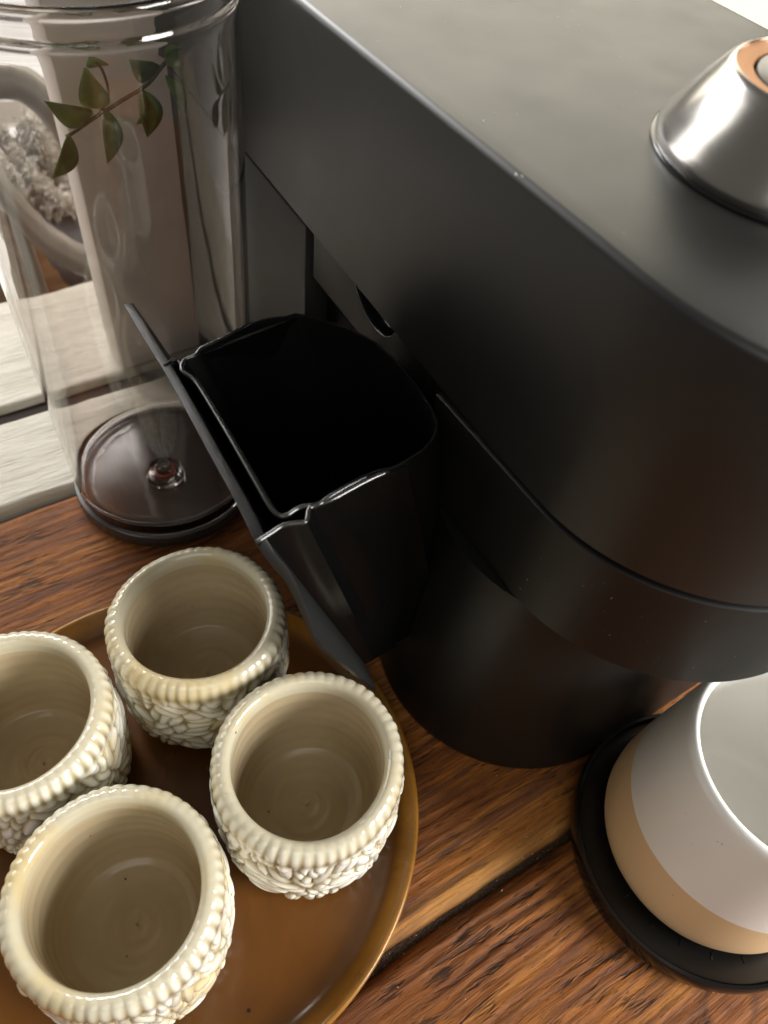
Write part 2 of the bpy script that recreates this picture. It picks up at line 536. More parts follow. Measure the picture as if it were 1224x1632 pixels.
def plank(x0, x1, y0, y1, z0=-.03, z1=0.0, nx=150, ny=44, seed=0, mat='pine', parent=table, name='plank', rnd=.006, wob=.0012):
    rs = np.random.RandomState(seed)
    ph = rs.rand(8) * 6.28
    vs, fs = [], []
    # cross-section: flank, rounded arris, top, rounded arris, flank
    prof = []
    for k in range(7):
        a = k / 6 * math.pi / 2
        prof.append((y0 + rnd - rnd * math.cos(a), z1 - rnd + rnd * math.sin(a)))
    for k in range(1, ny): prof.append((y0 + rnd + (y1 - y0 - 2 * rnd) * k / ny, z1))
    for k in range(7):
        a = math.pi / 2 * (1 - k / 6)
        prof.append((y1 - rnd + rnd * math.cos(a), z1 - rnd + rnd * math.sin(a)))
    prof = [(y0, z0)] + prof + [(y1, z0)]
    P = len(prof)
    for i in range(nx + 1):
        x = x0 + (x1 - x0) * i / nx
        w0 = wob * (math.sin(x * 37 + ph[0]) + .6 * math.sin(x * 91 + ph[1]) + .35 * math.sin(x * 213 + ph[2]))
        w1 = wob * (math.sin(x * 41 + ph[3]) + .6 * math.sin(x * 83 + ph[4]) + .35 * math.sin(x * 197 + ph[5]))
        for (y, z) in prof:
            t = (y - y0) / (y1 - y0)
            dy = w0 * (1 - t) ** 6 + w1 * t ** 6
            dz = 0
            if z > z1 - rnd:
                dz = -.0005 + .0003 * math.sin(y * 260 + ph[6] + 2 * math.sin(x * 14)) * math.sin(x * 9 + ph[7]) + .00018 * math.sin(y * 900 + 3 * math.sin(x * 20 + ph[1]))
            vs.append((x, y + dy, z + dz))
    for i in range(nx):
        for j in range(P - 1):
            fs.append((i * P + j, (i + 1) * P + j, (i + 1) * P + j + 1, i * P + j + 1))
        fs.append((i * P + P - 1, (i + 1) * P + P - 1, (i + 1) * P, i * P))
    fs.append(tuple(range(P)))
    fs.append(tuple(nx * P + j for j in range(P))[::-1])
    o = mesh(name, vs, fs, M[mat], parent)
    bm = bmesh.new(); bm.from_mesh(o.data); bmesh.ops.recalc_face_normals(bm, faces=bm.faces); bm.to_mesh(o.data); bm.free()
    return autosmooth(o, 50)


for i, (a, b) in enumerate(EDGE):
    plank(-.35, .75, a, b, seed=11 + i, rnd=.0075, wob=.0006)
bm = bmesh.new(); box_bm(bm, -.34, .74, .0335, .0397, -.028, -.0065, .0005)
bm_obj("joint_dirt", bm, M['dirt'], table)
bm = bmesh.new(); box_bm(bm, -.34, .74, -.28, .365, -.06, -.031, .002)
bm_obj("underframe", bm, M['under'], table)

bm = bmesh.new()
rs = np.random.RandomState(77)
for k in range(420):
    x = rs.uniform(.0, .34); y = rs.uniform(-.11, .17) if k % 4 else rs.uniform(.032, .041)
    r_ = .00012 + .00035 * rs.rand() ** 4
    q = bmesh.ops.create_icosphere(bm, subdivisions=1, radius=r_)
    e_ = Matrix.Rotation(rs.rand() * 6, 3, 'Z') @ Matrix.Diagonal((1 + rs.rand(), .7, .5))
    for v_ in q['verts']: v_.co = e_ @ v_.co + Vector((x, y, (.0001 if not .0325 < y < .0407 else -.003)))
tag(bm_obj("crumbs", bm, M['crumb'], table), kind="stuff")

# sill boards
sill = tag(empty("window_sill", (0, .48, 0)), "cream painted window sill of two rough boards behind the clear water tank", "window sill")
plank(-.5, .95, .3765, .4515, z0=-.03, z1=.004, seed=31, mat='cream', parent=sill, name='board', rnd=.004, nx=120, ny=24, wob=.0008)
plank(-.5, .95, .4655, .583, z0=-.03, z1=.004, seed=35, mat='cream', parent=sill, name='board', rnd=.004, nx=120, ny=24, wob=.0008)
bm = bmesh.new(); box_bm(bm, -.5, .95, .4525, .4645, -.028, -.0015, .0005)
bm_obj("gap_shade_strip", bm, M['under'], sill)  # dark strip added between the boards in place of the gap's shade
bm = bmesh.new(); box_bm(bm, -.5, .95, .38, .575, -.06, -.031, .002)
bm_obj("sill_base", bm, M['under'], sill)

# taupe jamb panel standing on the sill
bm = bmesh.new(); box_bm(bm, .1, .62, .466, .50, .0045, .30, .003)
tag(autosmooth(bm_obj("jamb_panel", bm, M['taupe'])), "taupe painted panel standing on the sill behind the clear tank", "panel")

# what lies beyond the sill
bm = bmesh.new(); box_bm(bm, -3, 4, .62, 6, -.75, -.70)
tag(bm_obj("floor", bm, M['floor']), kind="structure")
bm = bmesh.new(); box_bm(bm, .63, 2.6, .95, 1.0, -.7, .16)
tag(bm_obj("wall", bm, M['plaster']), kind="structure")

# bentwood chair beyond
CH = .92
def at_dist(px, py, d):
    r = Vector([CAM_ROT[i][0] * (px - 612) + CAM_ROT[i][1] * (py - 816) + CAM_ROT[i][2] * FPX for i in range(3)]).normalized()
    return CAM_POS + r * d
chair = tag(empty("bentwood_chair", at_dist(60, 430, CH)), "pale grey bentwood chair frame seen through the left of the clear tank", "chair")
loop = [at_dist(*p) for p in ((-70, 135, CH), (0, 128, CH), (50, 148, CH), (92, 190, CH), (122, 250, CH + .02), (150, 320, CH + .03))]
tube_mesh("armrest", smooth_path(loop), .0165, M['bent'], chair, 12)
loop = [at_dist(*p) for p in ((-60, 285, CH), (0, 338, CH), (50, 378, CH), (105, 408, CH), (150, 428, CH), (168, 490, CH + .02))]
tube_mesh("seat_rail", smooth_path(loop), .0165, M['bent'], chair, 12)
loop = [at_dist(*p) for p in ((-12, 330, CH + .03), (10, 400, CH + .03), (40, 480, CH + .03), (75, 600, CH + .03))]
tube_mesh("leg", smooth_path(loop), .012, M['bent'], chair, 12)
# brown slab seat
P = [at_dist(*p) for p in ((-60, 340, CH + .05), (-5, 352, CH + .05), (110, 470, CH + .05), (80, 520, CH + .05), (-60, 520, CH + .05))]
bm = bmesh.new()
f_ = bm.faces.new([bm.verts.new(p) for p in P]); r = bmesh.ops.extrude_face_region(bm, geom=[f_])
bmesh.ops.translate(bm, verts=[x for x in r['geom'] if isinstance(x, bmesh.types.BMVert)], vec=(0, .03, -.02))
bm_obj("seat", bm, M['brown'], chair)

# charcoal cushion
cc = at_dist(118, 395, 1.08)
bm = bmesh.new(); bmesh.ops.create_uvsphere(bm, u_segments=32, v_segments=20, radius=1)
for v_ in bm.verts:
    c_ = v_.co
    v_.co = cc + Vector((math.copysign(abs(c_.x) ** .7, c_.x) * .075, math.copysign(abs(c_.y) ** .7, c_.y) * .10, math.copysign(abs(c_.z) ** .8, c_.z) * .05))
tag(bm_obj("cushion", bm, M['charcoal'], smooth=True), "dark charcoal cushion on the chair beyond the sill", "cushion")

# sheepskin: a lumpy pelt with wool strands
sk = empty("sheepskin", at_dist(30, 270, 1.08))
tag(sk, "fluffy off-white sheepskin throw over the bentwood chair", "sheepskin")
rs = np.random.RandomState(4)
G = []
U, V = 26, 20
bl, br, tl, tr = at_dist(-70, 400, 1.02), at_dist(118, 352, 1.06), at_dist(-60, 205, 1.18), at_dist(128, 205, 1.18)
vs = []
for i in range(V + 1):
    for j in range(U + 1):
        u, w = j / U, i / V
        p = bl * (1 - u) * (1 - w) + br * u * (1 - w) + tl * (1 - u) * w + tr * u * w
        p = p + Vector((0, -.3, 1)).normalized() * (.02 * math.sin(u * 9 + w * 3) * math.sin(w * 8 + 1) + .012 * math.sin(u * 23 + w * 17))
        vs.append(p)
fs = [(i * (U + 1) + j, i * (U + 1) + j + 1, (i + 1) * (U + 1) + j + 1, (i + 1) * (U + 1) + j) for i in range(V) for j in range(U)]
mesh("pelt", vs, fs, M['wool'], sk)
hv, hf = [], []
for k in range(9000):
    i, j = rs.randint(V), rs.randint(U)
    a, b, d = vs[i * (U + 1) + j], vs[i * (U + 1) + j + 1], vs[(i + 1) * (U + 1) + j]
    p = a + (b - a) * rs.rand() + (d - a) * rs.rand()
    dr = Vector((.5 * math.sin(p.x * 40) + rs.randn() * .35, -.7 + rs.randn() * .4, .55 + rs.randn() * .4)).normalized()
    ln = .012 + .014 * rs.rand()
    sd = dr.cross(Vector((rs.randn(), rs.randn(), rs.randn()))).normalized() * .0009
    curl = Vector((rs.randn(), rs.randn(), rs.randn())) * .004
    q = p + dr * ln * .5 + curl
    e = p + dr * ln + curl * .3 + Vector((0, 0, -.004))
    s_ = len(hv)
    hv += [p - sd, p + sd, q + sd, q - sd, e]
    hf += [(s_, s_ + 1, s_ + 2, s_ + 3), (s_ + 3, s_ + 2, s_ + 4)]
tag(mesh("wool", hv, hf, M['wool'], sk, False), kind="stuff")
# low bench back behind it
P = [at_dist(-80, 205, 1.25), at_dist(140, 185, 1.3), at_dist(140, 150, 1.3), at_dist(-80, 168, 1.25)]
bm = bmesh.new()
f_ = bm.faces.new([bm.verts.new(p) for p in P]); r = bmesh.ops.extrude_face_region(bm, geom=[f_])
bmesh.ops.translate(bm, verts=[x for x in r['geom'] if isinstance(x, bmesh.types.BMVert)], vec=(0, .03, -.02))
tag(bm_obj("bench_rail", bm, M['taupe']), "dusty brown bench rail behind the sheepskin", "bench rail")

# ------------------------------------------------------------------ plant sprig behind the tank
PY = .437
sprig = tag(empty("plant_sprig", uny(380, 60, PY)), "green leafy sprig trailing behind the clear tank", "plant")
stem = [(395, 20), (340, 40), (280, 85), (240, 130), (195, 158), (158, 180), (128, 200), (104, 216)]
tube_mesh("stem", smooth_path([uny(*p, PY + .004 * math.sin(i)) for i, p in enumerate(stem)]), .0011, M['stem'], sprig, 8)
stem2 = [(158, 180), (172, 150), (166, 118), (150, 86)]
tube_mesh("stem", smooth_path([uny(*p, PY - .003 * i) for i, p in enumerate(stem2)]), .0008, M['stem'], sprig, 8)


def leaf(p0, p1, wd, bend=.004, tw=.35):
    a, b = uny(*p0, PY), uny(*p1, PY - .006)
    ax = b - a
    L = ax.length
    ax.normalize()
    side = ax.cross(Vector((0, 1, 0))).normalized()
    nrm = side.cross(ax)
    side = (side * math.cos(tw) + nrm * math.sin(tw)).normalized()
    nrm = ax.cross(side)
    vs_, fs_ = [], []
    K = 12
    for i in range(K + 1):
        t = i / K
        w = wd * .92 * max(.04, (max(0, math.sin(math.pi * t ** .8))) ** .95)
        c_ = a + ax * L * t + nrm * bend * math.sin(math.pi * t)
        for j, s_ in enumerate((-1, -.5, 0, .5, 1)):
            vs_.append(c_ + side * w * s_ + nrm * (abs(s_) * w * .25))
    for i in range(K):
        for j in range(4):
            q = i * 5 + j
            fs_.append((q, q + 1, q + 6, q + 5))
    o = mesh("leaf", vs_, fs_, M['leaf'], sprig)
    md = o.modifiers.new("thickness", 'SOLIDIFY'); md.thickness = .0003
    return o


for p0, p1, wd in (((146, 180), (68, 158), .0082), ((108, 212), (80, 282), .0075), ((158, 170), (134, 103), .0085), ((168, 172), (170, 258), .0075),
                   ((228, 140), (236, 216), .0095), ((252, 112), (205, 82), .008), ((268, 118), (302, 180), .005), ((270, 100), (312, 62), .007),
                   ((236, 148), (218, 196), .006), ((160, 100), (138, 60), .006), ((290, 80), (262, 40), .007)):
    leaf(p0, p1, wd)

# added dark curls standing in for reflections at the right of the tank
scroll_refl = tag(empty("scroll_reflection", uny(330, 140, .450)), "added dark scroll standing in for a reflection at the right edge of the tank", "reflection stand-in")
pts = [(335, 235), (328, 218), (345, 200), (338, 160), (318, 142), (312, 112), (325, 85), (345, 72), (352, 95), (343, 118), (328, 112), (332, 98)]
tube_mesh("scroll", smooth_path([uny(*p, .452) for p in pts]), .0017, M['scroll_refl'], scroll_refl, 8)
pts = [(318, 142), (305, 120), (302, 85), (315, 50), (340, 30)]
tube_mesh("scroll", smooth_path([uny(*p, .455) for p in pts]), .0014, M['scroll_refl'], scroll_refl, 8)

# ------------------------------------------------------------------ clear water tank
TX, TY = .0915, .356
tank = tag(empty("water_tank", (TX, TY, 0)), "clear cylindrical water tank with a dark base, left of the black coffee machine", "water tank")
zt = .302
def tr_(z): return .0570 + (.0636 - .0570) * z / .295
zo = [.0130, .016, .02, .03, .06, .10, .15, .20, .25, .28, .290, .2938]
prof = [(tr_(z), z) for z in zo] + [(.0637, .2946), (.0642, .2953), (.0644, .2964), (.0642, .2975), (.0637, .2982), (.0637, .2990), (.0638, .3000), (.0639, .3020), (.0640, .3040), (.0641, .3047), (.0650, .3056),
        (.0654, .3070), (.0650, .3086), (.0640, .3094), (.0626, .3090), (.0620, .3078), (.0617, .3066), (.0616, .3040), (.0615, .3000)] + [(tr_(z) - .0022, z) for z in (.294, .290, .28, .25, .20, .15, .10, .06, .04, .03, .027)] + \
       [(tr_(.024) - .0024, .0235), (tr_(.02) - .0034, .0205), (tr_(.02) - .0052, .0183), (tr_(.02) - .008, .0172), (.046, .0168), (.044, .0168), (.02, .0168), (.0, .0168), (.0, .0130), (.02, .0130), (.05, .0130), (.0560, .0130)]
lathe("tank_wall", prof, (TX, TY, 0), M['clear'], tank, 200, 180, closed=True)
lathe("tank_base", [(0, .0005), (.0575, .0005), (.0592, .003), (.0594, .008), (.0588, .0112), (.056, .0118), (.0, .0118)], (TX, TY, 0), M['tank_floor'], tank, 128, 50)
vc = unz(263, 752, .018)
valve = lathe("valve", [(0, .028), (.004, .028), (.0048, .026), (.005, .0185), (.0085, .018), (.0105, .021), (.0115, .021), (.0122, .0165), (.0, .0162)], (vc.x, vc.y, 0), M['clear'], tank, 48, 30)
lathe("seal", [(.0052, .0195), (.0066, .0195), (.0068, .022), (.0056, .0225)], (vc.x, vc.y, 0), M['red'], tank, 48, 30, closed=True)

# ------------------------------------------------------------------ coffee machine
HX, HY, HR = .2460, .115, .0858
machine = tag(empty("coffee_machine", (HX, .2, 0)), "large satin black coffee machine with chrome button and mug on its drip tray", "coffee machine")


def stadium(r, cx=HX, cy=HY, back=.62, n=72, nb=34):
    """outline of the head from above: long sides running back, half round at the front"""
    out = []
    for k in range(nb): out.append((cx - r, back + (cy - back) * k / nb, ))
    for k in range(n + 1):
        a = math.pi + math.pi * k / n
        out.append((cx + r * math.cos(a), cy + r * math.sin(a)))
    for k in range(nb): out.append((cx + r, cy + (back - cy) * (k + 1) / nb))
    return out


def loft(name, rings, mat, parent, cap0=True, cap1=True, ang=35):
    n_ = len(rings[0])
    vs = [p for r_ in rings for p in r_]
    fs = []
    for i in range(len(rings) - 1):
        for k in range(n_):
            l = (k + 1) % n_
            fs.append((i * n_ + k, i * n_ + l, (i + 1) * n_ + l, (i + 1) * n_ + k))
    if cap0: fs.append(tuple(range(n_))[::-1])
    if cap1: fs.append(tuple((len(rings) - 1) * n_ + k for k in range(n_)))
    o = mesh(name, vs, fs, mat, parent)
    bm = bmesh.new(); bm.from_mesh(o.data); bmesh.ops.recalc_face_normals(bm, faces=bm.faces); bm.to_mesh(o.data); bm.free()
    return autosmooth(o, ang)


def zl(y): return .199 + max(0, y - .15) * .062


rings = []
ZT = .300
for (dr, z) in ((.006, None), (.0012, None), (0, None), (0, .24), (0, ZT - .0026), (.0002, ZT - .0017), (.0006, ZT - .0010), (.0012, ZT - .0005), (.0019, ZT - .0001), (.0028, ZT), (.009, ZT - .0000)):
    ring = []
    idx = len(rings)
    for (x, y) in stadium(HR - dr):
        if z is None: zz_ = zl(y) + (0, 0, .0012)[idx]
        else: zz_ = z
        ring.append((x, y, zz_))
    rings.append(ring)
# the crown falls a little towards the front
def fall(p):
    x, y, z = p
    if z > ZT - .01:
        q = max(0, .125 - y)
        z -= 1.1 * q * q
    return (x, y, z)
rings = [[fall(p) for p in r_] for r_ in rings]
# fill the top as a grid of shrinking rings so the falling crown stays smooth
for s_ in (.8, .6, .4, .2, .1, .03, .001):
    ring = []
    for (x, y) in stadium(HR * s_):
        ring.append(fall((x, y + (HR - HR * s_) * 0, ZT)))
    rings.append(ring)
loft("head_cover", rings, M['satin'], machine, ang=40)

# band below the cover
NB = 10
def band_outline(r, yb=.30):
    return stadium(r, back=yb, nb=20)
rr_ = [(.004, .1415), (.0012, .1410), (.0, .1422), (0, .19), (0, .1960), (.0009, .1966), (.004, .1966)]
loft("lower_band", [[(x, y, z) for (x, y) in band_outline(HR - .0004 - dr, .182)] for dr, z in rr_], M['satin_side'], machine, ang=40)
# dark spacer inside the joint
loft("joint_gasket", [[(x, y, z) for (x, y) in band_outline(HR - .0035, .188)] for z in (.19, .2035)], M['cavity'], machine)

# column
def circ(cx, cy, r, z, n=96): return [(cx + r * math.cos(2 * math.pi * k / n), cy + r * math.sin(2 * math.pi * k / n), z) for k in range(n)]
cr = [(.2205, .143, .0785, .0005), (.2205, .143, .0800, .002), (.2206, .143, .0802, .006), (.222, .1425, .0790, .03), (.2245, .141, .0772, .07), (.227, .140, .0755, .11), (.229, .139, .074, .1412)]
def slot_ring(cx, cy, r, z, n=96):
    half = n // 4
    right = 2 * .2465 - cx + .022
    return [((right if math.cos(2 * math.pi * k / n) > 1e-9 else cx) + r * math.cos(2 * math.pi * k / n), cy + r * math.sin(2 * math.pi * k / n), z) for k in range(n)]
loft("column", [slot_ring(*c_) for c_ in cr], M['satin_side'], machine, ang=50)
# main body behind the column with the bin bay
bm = bmesh.new(); box_bm(bm, .178, .325, .165, .304, .001, .188, .003)
autosmooth(bm_obj("bay_lining", bm, M['cavity'], machine))
bm = bmesh.new(); box_bm(bm, .1655, .328, .3035, .60, .001, .2008, .0012)
for v_ in bm.verts:
    if v_.co.z > .1: v_.co.z += (v_.co.y - .3035) * .062
autosmooth(bm_obj("rear_body", bm, M['rear'], machine))

bm = bmesh.new(); box_bm(bm, .1695, .325, .3045, .59, .15, .2078, .0005)
for v_ in bm.verts:
    if v_.co.z > .18: v_.co.z += (v_.co.y - .3045) * .062
bm_obj("seam_shade_box", bm, M['cavity'], machine)  # black box added behind the open seam to stand in for its shade

# panel under the head with the finger notch (x = const plane), curved in at its lower edge
def unx(px, py, x):
    r = [CAM_ROT[i][0] * (px - 612) + CAM_ROT[i][1] * (py - 816) + CAM_ROT[i][2] * FPX for i in range(3)]
    t = x / r[0]
    return (r[1] * t, .42 + r[2] * t)
PX = .1655
notch = [unx(*p, PX) for p in ((557, 415), (562, 445), (571, 474), (583, 502), (597, 523), (612, 536), (624, 536), (632, 524), (636, 505))]
yn0, yn1 = notch[0][0], notch[-1][0]
def low(y): return .1755 if y > .2 else .1755
outer = [(.2955, .214), (.2955, .1775), (.28, .1765), (.25, .1755), (.22, .1745), (.192, .1745), (.192, .206)]
poly = outer + [(yn1, .2085)] + notch[::-1][1:-1] + [(yn0, .2125)]
bm = bmesh.new()
vsx = [bm.verts.new((PX, y, z)) for y, z in poly]
f_ = bm.faces.new(vsx)
r = bmesh.ops.extrude_face_region(bm, geom=[f_])
bmesh.ops.translate(bm, verts=[q for q in r['geom'] if isinstance(q, bmesh.types.BMVert)], vec=(.006, 0, 0))
bm.normal_update()
es = [e for e in bm.edges if all(abs(v_.co.x - PX) < 1e-6 for v_ in e.verts)]
bmesh.ops.bevel(bm, geom=es, offset=.0008, segments=3, affect='EDGES', profile=.5)
bmesh.ops.triangulate(bm, faces=[f for f in bm.faces if len(f.verts) > 4])
autosmooth(bm_obj("grip_panel", bm, M['satin_side'], machine), 30)
# scoop behind the notch
cy_, cz_ = (yn0 + yn1) / 2, .2085
vs, fs = [], []
K1, K2 = 14, len(notch)
cen = (sum(p[0] for p in notch) / K2, .206)
for i in range(K1 + 1):
    t = i / K1
    for (y, z) in notch:
        vs.append((PX + .0015 + .011 * math.sin(t * math.pi / 2), y + (cen[0] - y) * (1 - math.cos(t * math.pi / 2)), z + (cen[1] - z) * (1 - math.cos(t * math.pi / 2))))
for i in range(K1):
    for k in range(K2 - 1): fs.append((i * K2 + k, i * K2 + k + 1, (i + 1) * K2 + k + 1, (i + 1) * K2 + k))
tube_mesh("notch_lip", smooth_path([Vector((PX + .0004, y, z)) for y, z in notch[1:]], 4), .0005, M['rim'], machine, 8)
mesh("finger_notch", vs, fs, M['gloss_black'], machine)
bm = bmesh.new(); box_bm(bm, .1725, .2, .186, .30, .172, .2, .001)
bm_obj("grip_backing", bm, M['cavity'], machine)

# chrome knob on the head
KX, KY = .2515, .1365
knob = lathe("chrome_button", [(.0455, .3001), (.0455, .3008), (.0450, .3012), (.0440, .3012)], (KX, KY, 0), M['gloss_black'], machine, 128, 40)
knob.name = "button_seat"
kn = lathe("chrome_button", [(.0440, .3002), (.0446, .3030), (.0441, .3046), (.0430, .3062), (.0408, .3100), (.0380, .3143), (.0350, .3185), (.0326, .3215), (.0306, .3240), (.0292, .3252), (.0284, .3253), (.0284, .3240)], (KX, KY, 0), M['chrome'], machine, 160, 50)
lathe("copper_ring", [(.0285, .3236), (.0283, .3246), (.0225, .3238), (.0222, .3225)], (KX, KY, 0), M['copper'], machine, 128, 40)
lathe("push_button", [(.0215, .3215), (.0212, .3238), (.0200, .3244), (.0, .3240)], (KX, KY, 0), M['button'], machine, 96, 40)
lathe("button_groove", [(.0228, .3215), (.0, .3215)], (KX, KY, 0), M['cavity'], machine, 64)

# drip tray: round disc with raised lip
DX, DY, DR = .2335, -.003, .0678
lathe("drip_tray", [(0, .0005), (DR - .003, .0005), (DR - .0008, .002), (DR, .006), (DR, .0135), (DR - .0008, .0150), (DR - .0024, .0150), (DR - .0032, .0140), (DR - .0036, .0108), (DR - .006, .0098), (.0, .0098)],
      (DX, DY, 0), M['gloss_black'], machine, 160, 40)
bm = bmesh.new(); box_bm(bm, .222, .245, .05, .09, .001, .008, .002)
bm_obj("tray_mount", bm, M['cavity'], machine)
MX_, MY_ = .2385, -.002
# radial slots in the drip grid: raised slivers
for k in range(24):
    a = 2 * math.pi * k / 24
    bm = bmesh.new()
    box_bm(bm, -.0017, .0017, -.0003, .0003, .0098, .0103, .0002, 1)
    bmesh.ops.rotate(bm, verts=bm.verts, cent=(0, 0, 0), matrix=Matrix.Rotation(a, 3, 'Z'))
    bmesh.ops.translate(bm, verts=bm.verts, vec=(MX_ + .0575 * math.cos(a), MY_ + .0575 * math.sin(a), 0))
    if math.sin(a) < .6: bm_obj("grid_rib", bm, M['gloss_black'], machine)

# ------------------------------------------------------------------ capsule container
ZM = .195
def cz(px, py, z=ZM): return unz(px, py, z)
bin_ = empty("capsule_container", cz(300, 700))
bin_.parent = machine
bin_.location = bin_.location - machine.location
BW = cz(300, 700)
def relink(o):                       # parts of the container, written in world coordinates
    o.parent = bin_
    o.location = -BW
    return o
mouth_px = [(289, 583), (294, 574), (303, 570), (312, 566), (320, 556), (335, 549), (360, 537), (385, 523), (402, 514), (425, 507), (455, 503.5), (487, 502), (600, 545), (690, 650), (690, 705), (636, 744), (612, 751), (592, 757),
            (560, 772), (525, 792), (512, 802), (500, 806), (486, 807), (472, 812), (460, 820), (449, 823), (438, 818), (428, 806), (412, 778), (380, 722), (340, 654), (310, 607), (292, 594)]
mouth = smooth_path([cz(*p) for p in mouth_px], 3, True)
mc = sum(mouth, Vector()) / len(mouth)
def shrink(P, d):
    out = []
    n_ = len(P)
    for i in range(n_):
        t = (P[(i + 1) % n_] - P[i - 1]); t.z = 0; t.normalize()
        nn = Vector((-t.y, t.x, 0))
        if nn.dot(mc - P[i]) < 0: nn = -nn
        out.append(P[i] + nn * d)
    return out
inner = shrink(mouth, .0016)
lean = Vector((.036, -.002, -.125))
def low_ring(P, k, s): return [mc + (p - mc) * (1 - (1 - s) * k) + lean * k for p in P]
rings = [low_ring(mouth, 1, .86), low_ring(mouth, .5, .86), low_ring(mouth, .004, 1), [p + Vector((0, 0, .0004)) for p in shrink(mouth, .0004)],
         [p + Vector((0, 0, .0004)) for p in shrink(mouth, .0012)], low_ring(inner, .004, 1), low_ring(inner, .5, .86), low_ring(inner, .97, .86)]
o = loft("inner_bin", [[tuple(p) for p in r_] for r_ in rings], M['cavity'], None, ang=50); relink(o)

rimt = mouth
def near(px, py): return min(range(len(mouth)), key=lambda i: (mouth[i] - cz(px, py)).length)
i0, i1 = near(592, 757), near(402, 514)
seq = [mouth[i % len(mouth)] for i in range(i0, i1 + len(mouth) + 1)]
relink(tube_mesh("rim_edge", [p + Vector((0, 0, .0002)) for p in seq], [.00085 * min(1, .35 + .12 * min(k, len(seq) - 1 - k)) for k in range(len(seq))], M['rim'], None, 10))
# face plate seen almost edge-on: top edge runs from the back to the front, then the front edge drops in an S-curve
top_px = [((196, 484), ZM), ((232, 545), ZM), ((262, 593), ZM), ((283, 630), ZM), ((310, 680), ZM), ((338, 732), ZM), ((368, 786), ZM), ((390, 830), ZM), ((405, 862), ZM),
          ((420, 886), .189), ((440, 908), .182), ((456, 930), .175), ((470, 957), .166), ((482, 985), .155), ((497, 1018), .140), ((508, 1034), .130)]
top = [unz(*p, z) for p, z in top_px]
vs, fs = [], []
TH = .0042
for p in top:
    sc_ = .36 / max(.2, (CAM_POS - p).length)
    px_ = Vector((1, -.30, 0)).normalized() * (TH if p.z > .18 else TH * (.45 + .4 * (p.z - .13) / .05))
    # bottom of the plate below this station, on the plane through the lens line but leaning in a little more
    zb = .058
    dz = (p.z - zb)
    ly = min(p.y, .285)
    dirx = max(.304, p.x / (.42 - p.z) * 1.03)
    q = Vector((dirx * (.42 - zb) + .003, ly, zb)) if dz > .004 else p - Vector((0, 0, .003))
    vs += [p, p + px_, q + px_, q]
for i in range(len(top) - 1):
    for k in range(4):
        l = (k + 1) % 4
        fs.append((i * 4 + k, i * 4 + l, (i + 1) * 4 + l, (i + 1) * 4 + k))
fs.append((0, 1, 2, 3)); e_ = (len(top) - 1) * 4; fs.append((e_ + 3, e_ + 2, e_ + 1, e_))
o = mesh("face_plate", vs, fs, M['plate'], None)
bm = bmesh.new(); bm.from_mesh(o.data); bmesh.ops.recalc_face_normals(bm, faces=bm.faces)
es = [e for e in bm.edges if e.calc_face_angle(0) > 1.0]
bmesh.ops.bevel(bm, geom=es, offset=.0004, segments=2, affect='EDGES', profile=.5)
bm.to_mesh(o.data); bm.free()
autosmooth(o, 30); relink(o)

# outer shell near wall (faces the camera) with two rounded ribs, and the far wall
Zb = .055
A_ = [cz(410, 866), cz(432, 852), cz(452, 839), cz(470, 833), cz(484, 826), cz(496, 818), cz(508, 812), cz(530, 798), cz(560, 782), cz(592, 765), cz(620, 753), cz(650, 748)]
B_ = [unz(556, 1073, Zb), unz(566, 1068, Zb), unz(577, 1062, Zb), unz(588, 1056, Zb), unz(598, 1050, Zb), unz(608, 1044, Zb), unz(617, 1039, Zb), unz(628, 1032, Zb), unz(640, 1024, Zb), unz(655, 1015, Zb), unz(672, 1005, Zb), unz(700, 990, Zb)]
vs, fs = [], []
KR = 16
off_ = [0, .0, .0, .0008, .0022, -.0014, -.0016, 0, 0, 0, 0, 0]
rows = []
for j in range(KR + 1):
    t = j / KR
    rows.append([a.lerp(b, t) + Vector((0, -1, 0)) * (d_ * (1 if t < .62 else max(0, 1 - (t - .62) * 8))) for a, b, d_ in zip(A_, B_, off_)])
W_ = len(A_)
for r_ in rows: vs += r_
for r_ in rows: vs += [p + Vector((.0006, .0018, 0)) for p in r_]
H_ = (KR + 1) * W_
for j in range(KR):
    for k in range(W_ - 1):
        q = j * W_ + k
        fs.append((q, q + 1, q + W_ + 1, q + W_))
        fs.append((H_ + q, H_ + q + W_, H_ + q + W_ + 1, H_ + q + 1))
for k in range(W_ - 1):
    fs.append((k, H_ + k, H_ + k + 1, k + 1))
    q = KR * W_ + k
    fs.append((q, q + 1, H_ + q + 1, H_ + q))
for j in range(KR):
    q = j * W_; fs.append((q, q + W_, H_ + q + W_, H_ + q))
    q = j * W_ + W_ - 1; fs.append((q, H_ + q, H_ + q + W_, q + W_))
relink(tube_mesh("shell_edge", smooth_path([p + Vector((0, .0006, 0)) for p in rows[0][:-1]], 3), .0009, M['rim'], None, 10))
o = mesh("near_wall", vs, fs, M['shell'], None)
bm = bmesh.new(); bm.from_mesh(o.data); bmesh.ops.recalc_face_normals(bm, faces=bm.faces); bm.to_mesh(o.data); bm.free()
autosmooth(o, 60); relink(o)
# floor of the shell
P = [unz(556, 1073, Zb), unz(700, 990, Zb), Vector((.172, .26, Zb)), Vector((.115, .27, Zb))]
bm = bmesh.new(); f_ = bm.faces.new([bm.verts.new(p) for p in P]); r = bmesh.ops.extrude_face_region(bm, geom=[f_])
bmesh.ops.translate(bm, verts=[q for q in r['geom'] if isinstance(q, bmesh.types.BMVert)], vec=(0, 0, .003))
relink(bm_obj("shell_floor", bm, M['dark_plastic']))
